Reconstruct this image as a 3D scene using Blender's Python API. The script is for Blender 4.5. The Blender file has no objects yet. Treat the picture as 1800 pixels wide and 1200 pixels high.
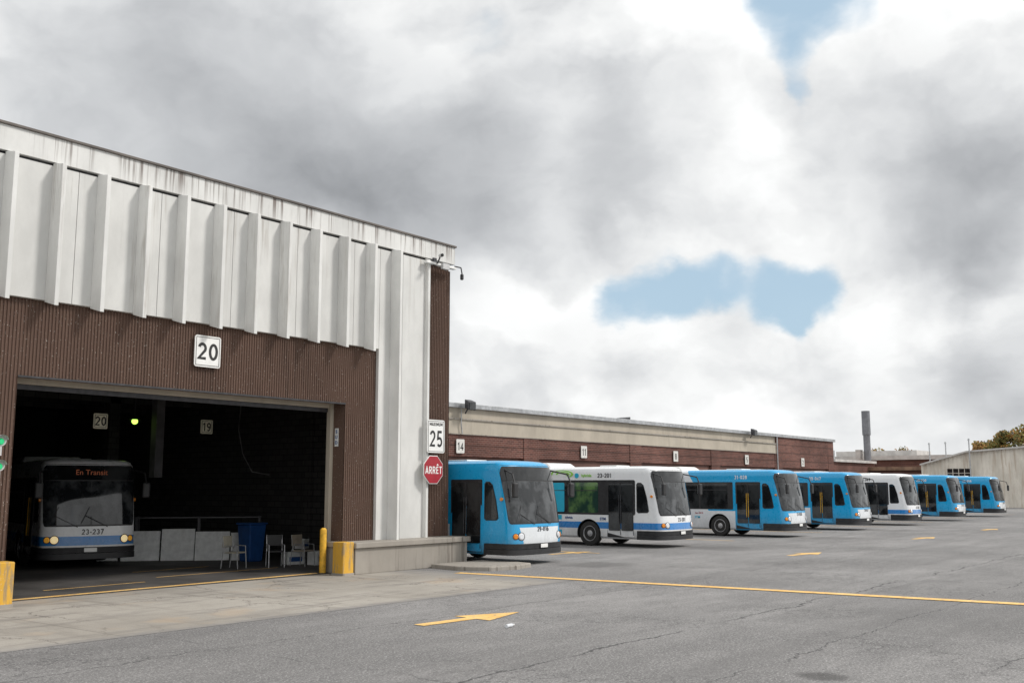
import bpy,bmesh,math,random
from mathutils import Vector,Matrix
random.seed(7)
S=bpy.context.scene
COL=S.collection
R=math.radians
# ------------------------------------------------------------------ helpers
def link(o,parent=None,label=None,cat=None,kind=None,group=None):
    if o.name not in COL.objects: COL.objects.link(o)
    if parent is not None: o.parent=parent
    if label: o["label"]=label
    if cat: o["category"]=cat
    if kind: o["kind"]=kind
    if group: o["group"]=group
    return o
def empty(name,loc=(0,0,0),**k):
    o=bpy.data.objects.new(name,None); o.location=loc; o.empty_display_size=.3
    return link(o,**k)
def obj(name,bm,mats,loc=(0,0,0),smooth=False,bev=0,rot=None,**k):
    bmesh.ops.recalc_face_normals(bm,faces=bm.faces)
    me=bpy.data.meshes.new(name); bm.to_mesh(me); bm.free()
    for m in (mats if isinstance(mats,(list,tuple)) else [mats]): me.materials.append(m)
    if smooth:
        for p in me.polygons: p.use_smooth=True
        me.set_sharp_from_angle(angle=R(35))
    o=bpy.data.objects.new(name,me); o.location=loc
    if rot: o.rotation_euler=rot
    link(o,**k)
    if bev:
        b=o.modifiers.new('bevel','BEVEL'); b.width=bev; b.segments=2; b.limit_method='ANGLE'
    return o
def box(bm,x0,x1,y0,y1,z0,z1,mi=0):
    v=[bm.verts.new((x,y,z)) for x in (x0,x1) for y in (y0,y1) for z in (z0,z1)]
    for q in ((0,1,3,2),(4,6,7,5),(0,4,5,1),(2,3,7,6),(0,2,6,4),(1,5,7,3)):
        f=bm.faces.new([v[i] for i in q]); f.material_index=mi
    return v
def boxo(name,d,mats,**k):
    bm=bmesh.new()
    for q in (d if isinstance(d,list) else [d]): box(bm,*q)
    return obj(name,bm,mats,**k)
def cyl(bm,p0,p1,r0,r1=None,n=12,mi=0,caps=True):
    p0,p1=Vector(p0),Vector(p1); r1=r0 if r1 is None else r1
    d=(p1-p0).normalized(); a=d.orthogonal().normalized(); b=d.cross(a)
    A=[];B=[]
    for i in range(n):
        t=2*math.pi*i/n; u=a*math.cos(t)+b*math.sin(t)
        A.append(bm.verts.new(p0+u*r0)); B.append(bm.verts.new(p1+u*r1))
    for i in range(n):
        f=bm.faces.new((A[i],A[(i+1)%n],B[(i+1)%n],B[i])); f.material_index=mi
    if caps:
        bm.faces.new(A[::-1]).material_index=mi; bm.faces.new(B).material_index=mi
def pipe(bm,pts,r,n=8,mi=0):
    for a,b in zip(pts[:-1],pts[1:]): cyl(bm,a,b,r,n=n,mi=mi)
# ------------------------------------------------------------------ node helper
class N:
    def __init__(s,nt): s.nt=nt; s.n=nt.nodes; s.l=nt.links
    def new(s,t,**k):
        x=s.n.new(t)
        for a,b in k.items(): setattr(x,a,b)
        return x
    def put(s,sock,v):
        if isinstance(v,bpy.types.NodeSocket): s.l.new(v,sock)
        else: sock.default_value=v
    def m(s,op,a,b=0.0,c=None,clamp=False):
        x=s.new('ShaderNodeMath',operation=op,use_clamp=clamp); s.put(x.inputs[0],a); s.put(x.inputs[1],b)
        if c is not None: s.put(x.inputs[2],c)
        return x.outputs[0]
    def vm(s,op,a,b=(0,0,0),out=0):
        x=s.new('ShaderNodeVectorMath',operation=op); s.put(x.inputs[0],a)
        if op=='SCALE': s.put(x.inputs[3],b)
        else: s.put(x.inputs[1],b)
        return x.outputs[out]
    def dist(s,a,b):
        x=s.new('ShaderNodeVectorMath',operation='DISTANCE'); s.put(x.inputs[0],a); s.put(x.inputs[1],b); return x.outputs['Value']
    def noise(s,vec,scale,detail=4,rough=.55,dist=0,out='Fac'):
        x=s.new('ShaderNodeTexNoise'); s.put(x.inputs['Vector'],vec); x.inputs['Scale'].default_value=scale
        x.inputs['Detail'].default_value=detail; x.inputs['Roughness'].default_value=rough; x.inputs['Distortion'].default_value=dist
        return x.outputs[out]
    def mr(s,v,a,b,c=0.,d=1.,t='SMOOTHSTEP'):
        x=s.new('ShaderNodeMapRange',interpolation_type=t); s.put(x.inputs['Value'],v)
        for i,q in zip(('From Min','From Max','To Min','To Max'),(a,b,c,d)): x.inputs[i].default_value=q
        return x.outputs[0]
    def mix(s,f,a,b,bt='MIX'):
        x=s.new('ShaderNodeMix',data_type='RGBA',blend_type=bt); s.put(x.inputs[0],f)
        for i,v in ((6,a),(7,b)):
            if isinstance(v,tuple) and len(v)==3: v=(*v,1)
            s.put(x.inputs[i],v)
        return x.outputs[2]
    def mapv(s,vec,sc=(1,1,1),loc=(0,0,0)):
        x=s.new('ShaderNodeMapping'); s.put(x.inputs[0],vec); x.inputs['Scale'].default_value=sc; x.inputs['Location'].default_value=loc; return x.outputs[0]
    def sep(s,vec):
        x=s.new('ShaderNodeSeparateXYZ'); s.put(x.inputs[0],vec); return x.outputs
def basemat(name,rough=.6,metal=0,spec=.5,coat=0):
    m=bpy.data.materials.new(name); m.use_nodes=True; n=N(m.node_tree)
    b=n.n['Principled BSDF']; b.inputs['Roughness'].default_value=rough; b.inputs['Metallic'].default_value=metal
    b.inputs['Specular IOR Level'].default_value=spec; b.inputs['Coat Weight'].default_value=coat; b.inputs['Coat Roughness'].default_value=.08
    tc=n.new('ShaderNodeTexCoord').outputs['Object']
    return m,n,b,tc
def bump(n,b,h,st=.3,d=.01):
    x=n.new('ShaderNodeBump'); x.inputs['Strength'].default_value=st; x.inputs['Distance'].default_value=d
    n.put(x.inputs['Height'],h); n.l.new(x.outputs[0],b.inputs['Normal'])
def mat(name,col,rough=.6,metal=0,amt=.15,sc=3,bmp=0,spec=.5,coat=0,emi=None,est=1,stretch=(1,1,1)):
    m,n,b,tc=basemat(name,rough,metal,spec,coat)
    v=n.mapv(tc,stretch); f=n.noise(v,sc,6,.6)
    c=tuple(col)
    n.put(b.inputs['Base Color'],n.mix(n.mr(f,.3,.7),tuple(x*(1-amt) for x in c),tuple(min(1,x*(1+amt)) for x in c)))
    if bmp: bump(n,b,n.noise(tc,sc*12,4),bmp)
    if emi: b.inputs['Emission Color'].default_value=(*emi,1); b.inputs['Emission Strength'].default_value=est
    return m
# ------------------------------------------------------------------ materials
def stained(name,col,dark,streak=1,zt=None,zscale=.25,thr=(.52,.72),spots=.0,rough=.8,topw=1.0,gate=(.42,.6)):
    m,n,b,tc=basemat(name,rough,spec=.3)
    f=n.noise(n.mapv(tc,(1,1,.5)),.9,6,.65)
    c=n.mix(n.mr(f,.3,.75),tuple(x*.80 for x in col),col)
    st=n.noise(n.mapv(tc,(7,7,zscale)),1.0,5,.7)
    k=n.mr(st,thr[0],thr[1])
    gt=n.mr(n.noise(n.mapv(tc,(.6,.6,.15)),1,3),gate[0],gate[1])
    k=n.m('MULTIPLY',k,gt)
    if zt:
        z=n.sep(tc)[2]; k=n.m('MULTIPLY',k,n.mr(z,zt[0],zt[1],.12,topw))
    k=n.m('MULTIPLY',k,streak,clamp=True)
    c=n.mix(k,c,dark)
    fine=n.noise(tc,45,3,.7); c=n.mix(n.mr(fine,.62,.78,0,.35),c,tuple(x*.5 for x in col))
    if spots: c=n.mix(n.mr(n.noise(tc,28,2,.6),.66,.72,0,spots),c,(.7,.66,.6))
    n.put(b.inputs['Base Color'],c); bump(n,b,n.noise(tc,60,3),.25,.004)
    return m
M={}
M['white']=stained('painted_concrete',(.72,.72,.70),(.30,.26,.22),.65,(5.0,9.2),.3,(.50,.7))
M['fin']=stained('painted_fin',(.80,.80,.78),(.38,.35,.31),.6,None,.5,(.48,.7))
M['fascia']=stained('stained_fascia',(.76,.76,.74),(.12,.085,.07),.8,(8.95,9.7),.14,(.50,.62),gate=(.40,.55))
M['brown']=stained('ribbed_brown_concrete',(.134,.084,.064),(.064,.042,.033),.8,None,.2,(.45,.65),spots=.6,rough=.9)
M['beige']=stained('beige_concrete',(.48,.43,.355),(.2,.17,.14),.5,None,.3,rough=.9)
M['plinth']=stained('grey_concrete',(.37,.34,.30),(.12,.10,.085),.9,None,.4,(.48,.66),rough=.95)
M['metal']=mat('galvanised_metal',(.42,.43,.44),.45,.6,.2,4)
M['stackm']=mat('dull_stack_metal',(.20,.21,.23),.55,.4,.2,1)
M['darkmetal']=mat('dark_metal',(.05,.05,.055),.45,.3,.3,5)
M['coping']=mat('weathered_coping',(.12,.105,.095),.6,.2,.3,1)
M['black']=mat('black_plastic',(.022,.022,.024),.5,0,.3,6)
M['rubber']=mat('tyre_rubber',(.025,.024,.023),.85,0,.4,20)
M['rim']=mat('steel_rim',(.45,.45,.46),.4,.5,.25,9)
M['yellow']=mat('yellow_paint',(.74,.42,.04),.7,0,.22,7,.3)
M['yold']=stained('faded_yellow_paint',(.76,.43,.06),(.30,.24,.16),.8,None,1.2,(.48,.62),spots=.4,gate=(.3,.5))
M['wallin']=mat('dark_inner_wall',(.035,.034,.036),.9,0,.4,1.2,.2)  # plain very dark colour for the walls and ceiling inside
M['signw']=mat('sign_white',(.82,.82,.80),.45,0,.05,4)
M['signd']=mat('sign_dusty',(.62,.61,.58),.6,0,.1,4)
M['signold']=mat('sign_aged',(.80,.78,.62),.6,0,.15,4)
M['signk']=mat('sign_black',(.02,.02,.02),.5)
M['red']=mat('sign_red',(.36,.018,.03),.45,0,.1,4)
M['bluebin']=mat('blue_plastic',(.014,.07,.24),.5,0,.15,5)
M['board']=mat('white_board',(.74,.75,.74),.7,0,.12,5)
M['card']=mat('cardboard',(.35,.3,.24),.8,0,.15,5)
M['cream']=mat('chair_cream',(.40,.37,.30),.7)
M['green_on']=mat('green_lamp',(.02,.4,.16),.3,emi=(.0,.75,.22),est=.25)
M['lampg']=mat('discharge_lamp',(.6,.9,.3),.3,emi=(.55,1.,.12),est=2.2)
M['orange']=mat('led_orange',(.42,.11,.04),.5,emi=(1,.25,.06),est=.035)
M['headon']=mat('lit_headlamp',(.9,.8,.5),.2,emi=(1,.75,.38),est=.45)
M['amberon']=mat('lit_amber',(.8,.4,.05),.2,emi=(1,.45,.05),est=.15)
M['amber']=mat('amber_lens',(.75,.25,.02),.25,0,.1)
M['lens']=mat('headlamp_lens',(.75,.77,.8),.15,.2,.1)
M['numw']=mat('white_lettering',(.8,.8,.8),.5,0,.03)
M['numk']=mat('black_lettering',(.03,.03,.035),.5,0,.03)
M['numg']=mat('green_lettering',(.28,.62,.06),.5,0,.05)
M['numt']=mat('teal_lettering',(.02,.42,.62),.5,0,.05)
M['grey']=mat('grey_housing',(.5,.5,.5),.5)
M['greyd']=mat('dark_duct_metal',(.16,.16,.165),.6,0,.25,2)  # pale grey darkened in the colour itself to suit the dim hall
M['rust']=mat('rusty_roof',(.24,.15,.10),.8,0,.4,1)
M['roofg']=mat('pale_roofing',(.5,.48,.46),.7,0,.15,1)
def glassmat(name,c0,c1,sc=1.2):
    m,n,b,tc=basemat(name,.04,spec=.6)
    f=n.noise(n.mapv(tc,(1,1,.8)),sc,4,.6)
    n.put(b.inputs['Base Color'],n.mix(n.mr(f,.42,.62),c0,c1))
    return m
M['glass']=glassmat('tinted_glass',(.008,.009,.010),(.035,.038,.04))
M['glassw']=glassmat('windshield_glass',(.012,.014,.016),(.07,.075,.08),1.6)
M['glasst']=glassmat('greenish_window_glass',(.02,.05,.04),(.13,.24,.08),1.1)  # opaque glass tinted with the greenish view through the bus
def brickmat():
    m,n,b,tc=basemat('red_brick',.9,spec=.2)
    s=n.sep(tc); cmb=n.new('ShaderNodeCombineXYZ'); n.put(cmb.inputs[0],n.m('ADD',s[0],s[1])); n.put(cmb.inputs[1],s[2])
    t=n.new('ShaderNodeTexBrick'); n.put(t.inputs['Vector'],cmb.outputs[0]); t.inputs['Scale'].default_value=1
    t.inputs['Brick Width'].default_value=.3; t.inputs['Row Height'].default_value=.1; t.inputs['Mortar Size'].default_value=.010
    t.inputs['Color1'].default_value=(.165,.070,.054,1); t.inputs['Color2'].default_value=(.10,.046,.038,1); t.inputs['Mortar'].default_value=(.22,.15,.13,1)
    f=n.mr(n.noise(tc,.35,5),.35,.7,.75,1.15)
    c=n.mix(1.0,t.outputs['Color'],n.m('MULTIPLY',f,1.0),'MULTIPLY')
    fr=n.m('FRACT',n.m('DIVIDE',s[2],.6)); c=n.mix(n.m('MULTIPLY',n.m('LESS_THAN',fr,.16),.45),c,(.03,.018,.015))
    n.put(b.inputs['Base Color'],c); bump(n,b,t.outputs['Fac'],-.4,.01)
    return m
M['brick']=brickmat()
M['rdoor']=mat('brown_roller_door',(.125,.060,.046),.7,0,.25,.8)
def blockmat():
    m,n,b,tc=basemat('dark_block_wall',.9,spec=.2)
    s=n.sep(tc); cmb=n.new('ShaderNodeCombineXYZ'); n.put(cmb.inputs[0],n.m('ADD',s[0],s[1])); n.put(cmb.inputs[1],s[2])
    t=n.new('ShaderNodeTexBrick'); n.put(t.inputs['Vector'],cmb.outputs[0]); t.inputs['Scale'].default_value=1
    t.inputs['Brick Width'].default_value=.4; t.inputs['Row Height'].default_value=.2; t.inputs['Mortar Size'].default_value=.012
    t.inputs['Color1'].default_value=(.085,.083,.08,1); t.inputs['Color2'].default_value=(.06,.058,.058,1); t.inputs['Mortar'].default_value=(.03,.03,.03,1)
    n.put(b.inputs['Base Color'],t.outputs['Color']); return m
M['block']=blockmat()
def corrmat():
    m,n,b,tc=basemat('weathered_corrugated',.7,spec=.3)
    f=n.noise(n.mapv(tc,(1,1,.4)),.5,6,.7); st=n.mr(n.noise(n.mapv(tc,(4,4,.3)),1,5),.5,.7,0,.6)
    c=n.mix(n.mr(f,.35,.7),(.58,.54,.47),(.80,.75,.67)); c=n.mix(st,c,(.42,.32,.24))
    n.put(b.inputs['Base Color'],c); return m
M['corr']=corrmat()
BLUE=(.0,.345,.68); WH=(.82,.83,.84)
def paint(name,kind):
    m,n,b,tc=basemat(name,.28,spec=.5,coat=.5)
    x,y,z=n.sep(tc); ax=n.m('ABSOLUTE',x)
    f=n.noise(tc,.8,4)
    if kind=='blue':
        low=n.m('MULTIPLY',n.m('GREATER_THAN',y,2.62),n.m('LESS_THAN',z,1.17))
        rear=n.m('GREATER_THAN',n.m('SUBTRACT',y,n.m('MULTIPLY',n.m('SUBTRACT',z,2.),.6)),4.5)
        edge=n.m('ADD',n.m('MULTIPLY',z,.25),.70)
        fr=n.m('MULTIPLY',n.m('LESS_THAN',ax,edge),n.m('MULTIPLY',n.m('LESS_THAN',z,1.10),n.m('LESS_THAN',y,.9)))
        c=n.mix(n.m('MAXIMUM',n.m('MAXIMUM',low,rear),fr),BLUE,(.72,.75,.78))
    else:
        low=n.m('MULTIPLY',n.m('GREATER_THAN',z,.68),n.m('LESS_THAN',z,.93))
        c=n.mix(low,WH,(.012,.22,.60))
    dirt=n.m('MULTIPLY',n.mr(z,.3,1.2,.4,.0),n.mr(n.noise(n.mapv(tc,(2,2,1)),1.5,6,.65),.3,.7,.3,1))
    c=n.mix(dirt,c,(.20,.18,.16))
    c=n.mix(n.mr(f,.3,.7,.0,.06),c,(.05,.05,.05))
    n.put(b.inputs['Base Color'],c)
    n.put(b.inputs['Roughness'],n.mr(n.noise(tc,6,4),.3,.7,.22,.42))
    return m
M['pb']=paint('blue_bus_paint','blue'); M['pw']=paint('white_bus_paint','white')
def asphalt():
    m,n,b,tc=basemat('worn_asphalt',.93,spec=.25)
    big=n.noise(tc,.12,5,.6); mid=n.noise(n.mapv(tc,(.6,1.6,1)),.8,6,.65); fine=n.noise(tc,30,5,.85); fine2=n.noise(tc,7,5,.75)
    c=n.mix(n.mr(big,.35,.65),(.190,.185,.183),(.290,.281,.277))
    c=n.mix(n.mr(mid,.35,.70,0,.6),c,(.150,.146,.146))
    c=n.mix(n.mr(fine,.52,.66,0,.9),c,(.60,.59,.57)); c=n.mix(n.mr(fine,.48,.34,0,.9),c,(.04,.04,.04))
    c=n.mix(n.mr(fine2,.5,.70,0,.5),c,(.11,.108,.106)); c=n.mix(n.mr(fine2,.45,.3,0,.4),c,(.42,.41,.40))
    x,y,z=n.sep(tc)
    wob=n.m('MULTIPLY',n.m('SUBTRACT',n.noise(tc,.5,6,.7),.5),1.0)
    # repaved strip, a little darker, with a straight joint
    c=n.mix(n.m('MULTIPLY',n.m('MULTIPLY',n.m('LESS_THAN',y,8.0),n.m('GREATER_THAN',x,17)),.22),c,(.11,.108,.106))
    for y0,w in ((8.3,.035),(12.6,.02),(3.4,.022),(5.9,.02)):
        d=n.m('ABSOLUTE',n.m('SUBTRACT',n.m('ADD',y,wob),y0))
        k=n.m('MULTIPLY',n.mr(d,w*.3,w,.75,0),n.mr(n.noise(tc,.35,3),.36,.5))
        c=n.mix(k,c,(.035,.035,.035))
    for x0,w in ((9.5,.02),(27,.03),(39,.035)):
        d=n.m('ABSOLUTE',n.m('SUBTRACT',n.m('ADD',x,wob),x0)); k=n.m('MULTIPLY',n.mr(d,w*.3,w,.65,0),n.mr(n.noise(tc,.3,3),.40,.55))
        c=n.mix(k,c,(.04,.04,.04))
    v=n.new('ShaderNodeTexVoronoi',feature='DISTANCE_TO_EDGE'); wv=n.vm('ADD',tc,n.vm('SCALE',n.noise(tc,1.2,5,.7,out='Color'),.9))
    n.put(v.inputs['Vector'],wv); v.inputs['Scale'].default_value=2.2
    k=n.m('MULTIPLY',n.mr(v.outputs['Distance'],.006,.03,.6,0),n.mr(n.noise(tc,.22,3),.50,.58))
    c=n.mix(k,c,(.05,.05,.05))
    lane=n.noise(n.mapv(tc,(.05,.9,1)),1,4,.6); c=n.mix(n.mr(lane,.45,.7,0,.35),c,(.14,.136,.134))
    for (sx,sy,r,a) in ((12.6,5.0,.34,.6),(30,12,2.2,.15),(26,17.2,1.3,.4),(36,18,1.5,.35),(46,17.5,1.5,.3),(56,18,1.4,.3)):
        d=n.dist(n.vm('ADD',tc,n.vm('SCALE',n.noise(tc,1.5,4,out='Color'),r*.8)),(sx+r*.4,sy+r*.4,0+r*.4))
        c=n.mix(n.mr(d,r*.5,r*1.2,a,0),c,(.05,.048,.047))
    n.put(b.inputs['Base Color'],c); bump(n,b,fine,.7,.012)
    return m
M['asph']=asphalt()
def apronmat():
    m,n,b,tc=basemat('stained_apron_concrete',.92,spec=.25)
    big=n.noise(tc,.25,6,.6); fine=n.noise(tc,45,3,.75)
    c=n.mix(n.mr(big,.3,.7),(.31,.285,.25),(.44,.41,.365))
    st=n.noise(n.mapv(tc,(2.2,.25,1)),1,6,.65); c=n.mix(n.mr(st,.48,.70,0,.5),c,(.22,.20,.175))
    st=n.noise(n.mapv(tc,(.35,1.8,1)),1,7,.7); c=n.mix(n.mr(st,.48,.64,0,.55),c,(.20,.185,.17))
    c=n.mix(n.mr(fine,.45,.7,0,.4),c,(.17,.155,.14))
    c=n.mix(n.mr(n.noise(tc,.6,4),.56,.7,0,.35),c,(.46,.34,.23))
    v=n.new('ShaderNodeTexVoronoi',feature='DISTANCE_TO_EDGE'); wv=n.vm('ADD',tc,n.vm('SCALE',n.noise(tc,1.2,5,.7,out='Color'),1.2))
    n.put(v.inputs['Vector'],wv); v.inputs['Scale'].default_value=.55
    c=n.mix(n.m('MULTIPLY',n.mr(v.outputs['Distance'],.004,.014,.6,0),n.mr(n.noise(tc,.4,3),.42,.55)),c,(.07,.06,.055))
    x,y,z=n.sep(tc)
    for x0 in (9.2,14.2,18.6):
        d=n.m('ABSOLUTE',n.m('SUBTRACT',x,x0)); c=n.mix(n.mr(d,.01,.025,.4,0),c,(.10,.09,.08))
    e=n.m('ADD',y,n.m('MULTIPLY',n.noise(tc,2.5,6,.7),.8)); c=n.mix(n.mr(e,14.95,15.6,.95,0),c,(.225,.218,.214))
    ex=n.m('ADD',x,n.m('MULTIPLY',n.noise(tc,1.5,6,.7),1.6)); c=n.mix(n.mr(ex,20.5,22.2,0,.8),c,(.225,.218,.214))
    n.put(b.inputs['Base Color'],c); bump(n,b,fine,.4,.005); return m
M['apron']=apronmat()
def linemat():
    m,n,b,tc=basemat('worn_yellow_line',.8,spec=.25)
    f=n.noise(tc,9,6,.7); c=n.mix(n.mr(n.noise(tc,2,4),.3,.7),(.76,.45,.14),(.86,.57,.22))
    c=n.mix(n.mr(f,.53,.64,0,.75),c,(.27,.25,.23)); n.put(b.inputs['Base Color'],c); return m
M['line']=linemat()
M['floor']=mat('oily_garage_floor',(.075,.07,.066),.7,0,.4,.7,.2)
M['leaf']=mat('autumn_leaves',(.15,.135,.03),.8,0,.5,.35)
M['leaf2']=mat('ochre_leaves',(.36,.19,.05),.8,0,.4,.4)
M['bark']=mat('bark',(.09,.07,.05),.9)
# ------------------------------------------------------------------ text
FACE={'-Y':(R(90),0,0),'-X':(R(90),0,R(-90))}
def text(name,s,size,m,loc,face='-Y',parent=None,bold=.02,thick=.004,sx=1.0,align='CENTER'):
    cu=bpy.data.curves.new(name,'FONT'); cu.body=s; cu.size=size; cu.align_x=align; cu.align_y='CENTER'
    cu.extrude=thick; cu.offset=bold*size; cu.resolution_u=4
    t=bpy.data.objects.new(name,cu); COL.objects.link(t)
    dg=bpy.context.evaluated_depsgraph_get(); me=bpy.data.meshes.new_from_object(t.evaluated_get(dg))
    bpy.data.objects.remove(t); me.materials.clear(); me.materials.append(m)
    for v in me.vertices: v.co.x*=sx
    o=bpy.data.objects.new(name,me); o.location=loc
    o.rotation_euler=FACE[face]
    return link(o,parent=parent)
def arc(cx,cy,rx,ry,a0,a1,n=16): return [(cx+rx*math.cos(R(a0+(a1-a0)*i/n)),cy+ry*math.sin(R(a0+(a1-a0)*i/n))) for i in range(n+1)]
GL={'0':(.60,[arc(.3,.5,.21,.41,90,450,28)]),'1':(.46,[[(.10,.74),(.29,.90),(.29,.0)]]),
'2':(.60,[arc(.3,.67,.20,.24,165,-32,14)+[(.10,.09),(.54,.09)]]),
'3':(.60,[arc(.29,.69,.19,.22,150,-75,14),arc(.29,.28,.21,.21,85,-155,16)]),
'4':(.60,[[(.41,.0),(.41,.86),(.07,.28),(.57,.28)]]),
'5':(.60,[[(.51,.91),(.16,.91),(.12,.50)]+arc(.29,.31,.21,.23,118,-145,16)]),
'6':(.60,[arc(.3,.30,.20,.22,0,360,20),[(.11,.30)]+arc(.33,.45,.22,.46,165,65,10)]),
'7':(.58,[[(.06,.91),(.52,.91),(.22,.0)]]),
'8':(.60,[arc(.3,.70,.17,.20,0,360,20),arc(.3,.28,.21,.21,0,360,20)]),
'9':(.60,[arc(.3,.66,.20,.24,0,360,20),[(.49,.66)]+arc(.27,.52,.22,.45,-5,-125,10)]),
'-':(.42,[[(.08,.42),(.34,.42)]]),' ':(.35,[]),
'A':(.64,[[(.05,0),(.31,.95),(.33,.95),(.59,0)],[(.17,.28),(.47,.28)]]),
'M':(.80,[[(.10,0),(.10,.96)],[(.10,.93),(.39,.30),(.41,.30),(.70,.93)],[(.70,.96),(.70,0)]]),
'X':(.64,[[(.07,0),(.57,.98)],[(.07,.98),(.57,0)]]),'I':(.28,[[(.14,0),(.14,.98)]]),
'U':(.66,[[(.10,.98),(.10,.30)]+arc(.32,.30,.22,.23,180,360,12)+[(.54,.98)]]),
'R':(.64,[[(.11,0),(.11,.98)],[(.11,.91),(.34,.91)]+arc(.34,.69,.19,.22,90,-90,10)+[(.11,.47)],[(.32,.45),(.56,0)]]),
'E':(.56,[[(.11,0),(.11,.98)],[(.11,.91),(.50,.91)],[(.11,.50),(.45,.50)],[(.11,.08),(.50,.08)]]),
'Ê':(.56,[[(.11,0),(.11,.98)],[(.11,.91),(.50,.91)],[(.11,.50),(.45,.50)],[(.11,.08),(.50,.08)],[(.14,1.12),(.30,1.27),(.46,1.12)]]),
'T':(.56,[[(.03,.91),(.53,.91)],[(.28,.91),(.28,0)]])}
def plain(name,s,h,m,loc,face='-Y',parent=None,w=.155,sx=1.0):
    """plain road-sign lettering from constant-width strokes"""
    adv=sum(GL[c][0]+.10 for c in s)-.10; x0=-adv/2; bm=bmesh.new(); lay=0
    for ch in s:
        wd,st=GL[ch]
        for P in st:
            lay+=1; pr=None; n_=len(P); closed=(abs(P[0][0]-P[-1][0])+abs(P[0][1]-P[-1][1]))<1e-4
            for i,p in enumerate(P):
                if closed and i in (0,n_-1): a=P[-2]; b=P[1]
                else: a=P[max(0,i-1)]; b=P[min(n_-1,i+1)]
                d1=Vector((p[0]-a[0],p[1]-a[1])); d2=Vector((b[0]-p[0],b[1]-p[1]))
                if closed and i in (0,n_-1): d1=Vector((p[0]-a[0],p[1]-a[1])); d2=Vector((b[0]-P[0][0],b[1]-P[0][1]))
                if d1.length<1e-6: d1=d2
                if d2.length<1e-6: d2=d1
                d1.normalize(); d2.normalize(); t=(d1+d2)
                if t.length<1e-3: t=d1
                t.normalize(); nn=Vector((-t.y,t.x)); k=1/max(.55,abs(nn.dot(Vector((-d1.y,d1.x)))))
                c2=Vector(p); hw=w*.5*k
                q=[bm.verts.new(((x0+v.x)*h*sx,(v.y-.5)*h,.0008*(lay%5))) for v in (c2+nn*hw,c2-nn*hw)]
                if pr: bm.faces.new((pr[0],pr[1],q[1],q[0]))
                pr=q
        x0+=wd+.10
    return obj(name,bm,m,loc=loc,rot=FACE[face],parent=parent)
def rrect(bm,pts_fn,u0,u1,v0,v1,r,seg=4,depth=None,mi=0):
    out=[]
    for cx,cy,a0 in ((u1-r,v1-r,0),(u0+r,v1-r,90),(u0+r,v0+r,180),(u1-r,v0+r,270)):
        for i in range(seg+1):
            a=R(a0+90*i/seg); out.append((cx+r*math.cos(a),cy+r*math.sin(a)))
    F=[bm.verts.new(pts_fn(u,v,0)) for u,v in out]; B=[bm.verts.new(pts_fn(u,v,1)) for u,v in out]
    bm.faces.new(F).material_index=mi
    k=len(F)
    for i in range(k): bm.faces.new((F[i],B[i],B[(i+1)%k],F[(i+1)%k])).material_index=mi
# ------------------------------------------------------------------ GROUND
def sheet(name,x0,x1,y0,y1,z,m,kind='structure',label=None,nx=1):
    bm=bmesh.new(); vs=[bm.verts.new(p) for p in ((x0,y0,z),(x1,y0,z),(x1,y1,z),(x0,y1,z))]; bm.faces.new(vs)
    o=obj(name,bm,m,kind=kind,label=label); return o
sheet('ground',-400,1600,-600,900,0,M['asph'],label='worn grey asphalt yard with cracks and stains')
sheet('pavement',-8,21.35,14.75,21.05,.004,M['apron'],label='stained beige concrete apron before the garage door')
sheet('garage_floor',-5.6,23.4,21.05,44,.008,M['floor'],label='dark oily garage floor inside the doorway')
def poly(name,pts,z,m,label):
    bm=bmesh.new(); bm.faces.new([bm.verts.new((x,y,z)) for x,y in pts]); return obj(name,bm,m,kind='structure',label=label)
poly('road_marking',[(21.15,18.5),(21.45,18.5),(23.08,1.5),(23.5,-6),(23.1,-6),(22.68,1.5)],.012,M['line'],'long worn yellow line painted on the asphalt')
poly('road_marking',[(10.3,21.15),(19.0,21.28),(19.0,21.49),(10.3,21.37)],.013,M['line'],'yellow threshold line painted across the doorway')
for (a,b2,y0) in ((12,14.6,22.6),(15.5,19.5,23.6),(16,18.5,25.5)):
    poly('road_marking',[(a,y0),(b2,y0+.1),(b2,y0+.18),(a,y0+.08)],.012,M['line'],'faded yellow guide line on the garage floor')
def arrow(x,y,L,w,ang=0):
    P=[(0,-w*.28),(L*.5,-w*.28),(L*.5,-w),(L,0),(L*.5,w),(L*.5,w*.28),(0,w*.28)]
    c,s=math.cos(R(ang)),math.sin(R(ang))
    poly('road_arrow',[(x+px*c-py*s,y+px*s+py*c) for px,py in P],.009,M['line'],'worn yellow direction arrow painted on the asphalt')
arrow(12.95,12.1,2.5,.44,-5)
arrow(33.5,14.3,2.3,.45,-6); arrow(47.3,14.4,2.4,.45,-6); arrow(59.2,14.4,2.2,.45,-6); arrow(29.0,21.0,2.2,.35,-6)
for x in (30.5,41,51,60.4,70,81,93):
    poly('road_marking',[(x,20),(x+.12,20),(x+.12,31.5),(x,31.5)],.009,M['line'],'faded yellow parking bay line')
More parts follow.
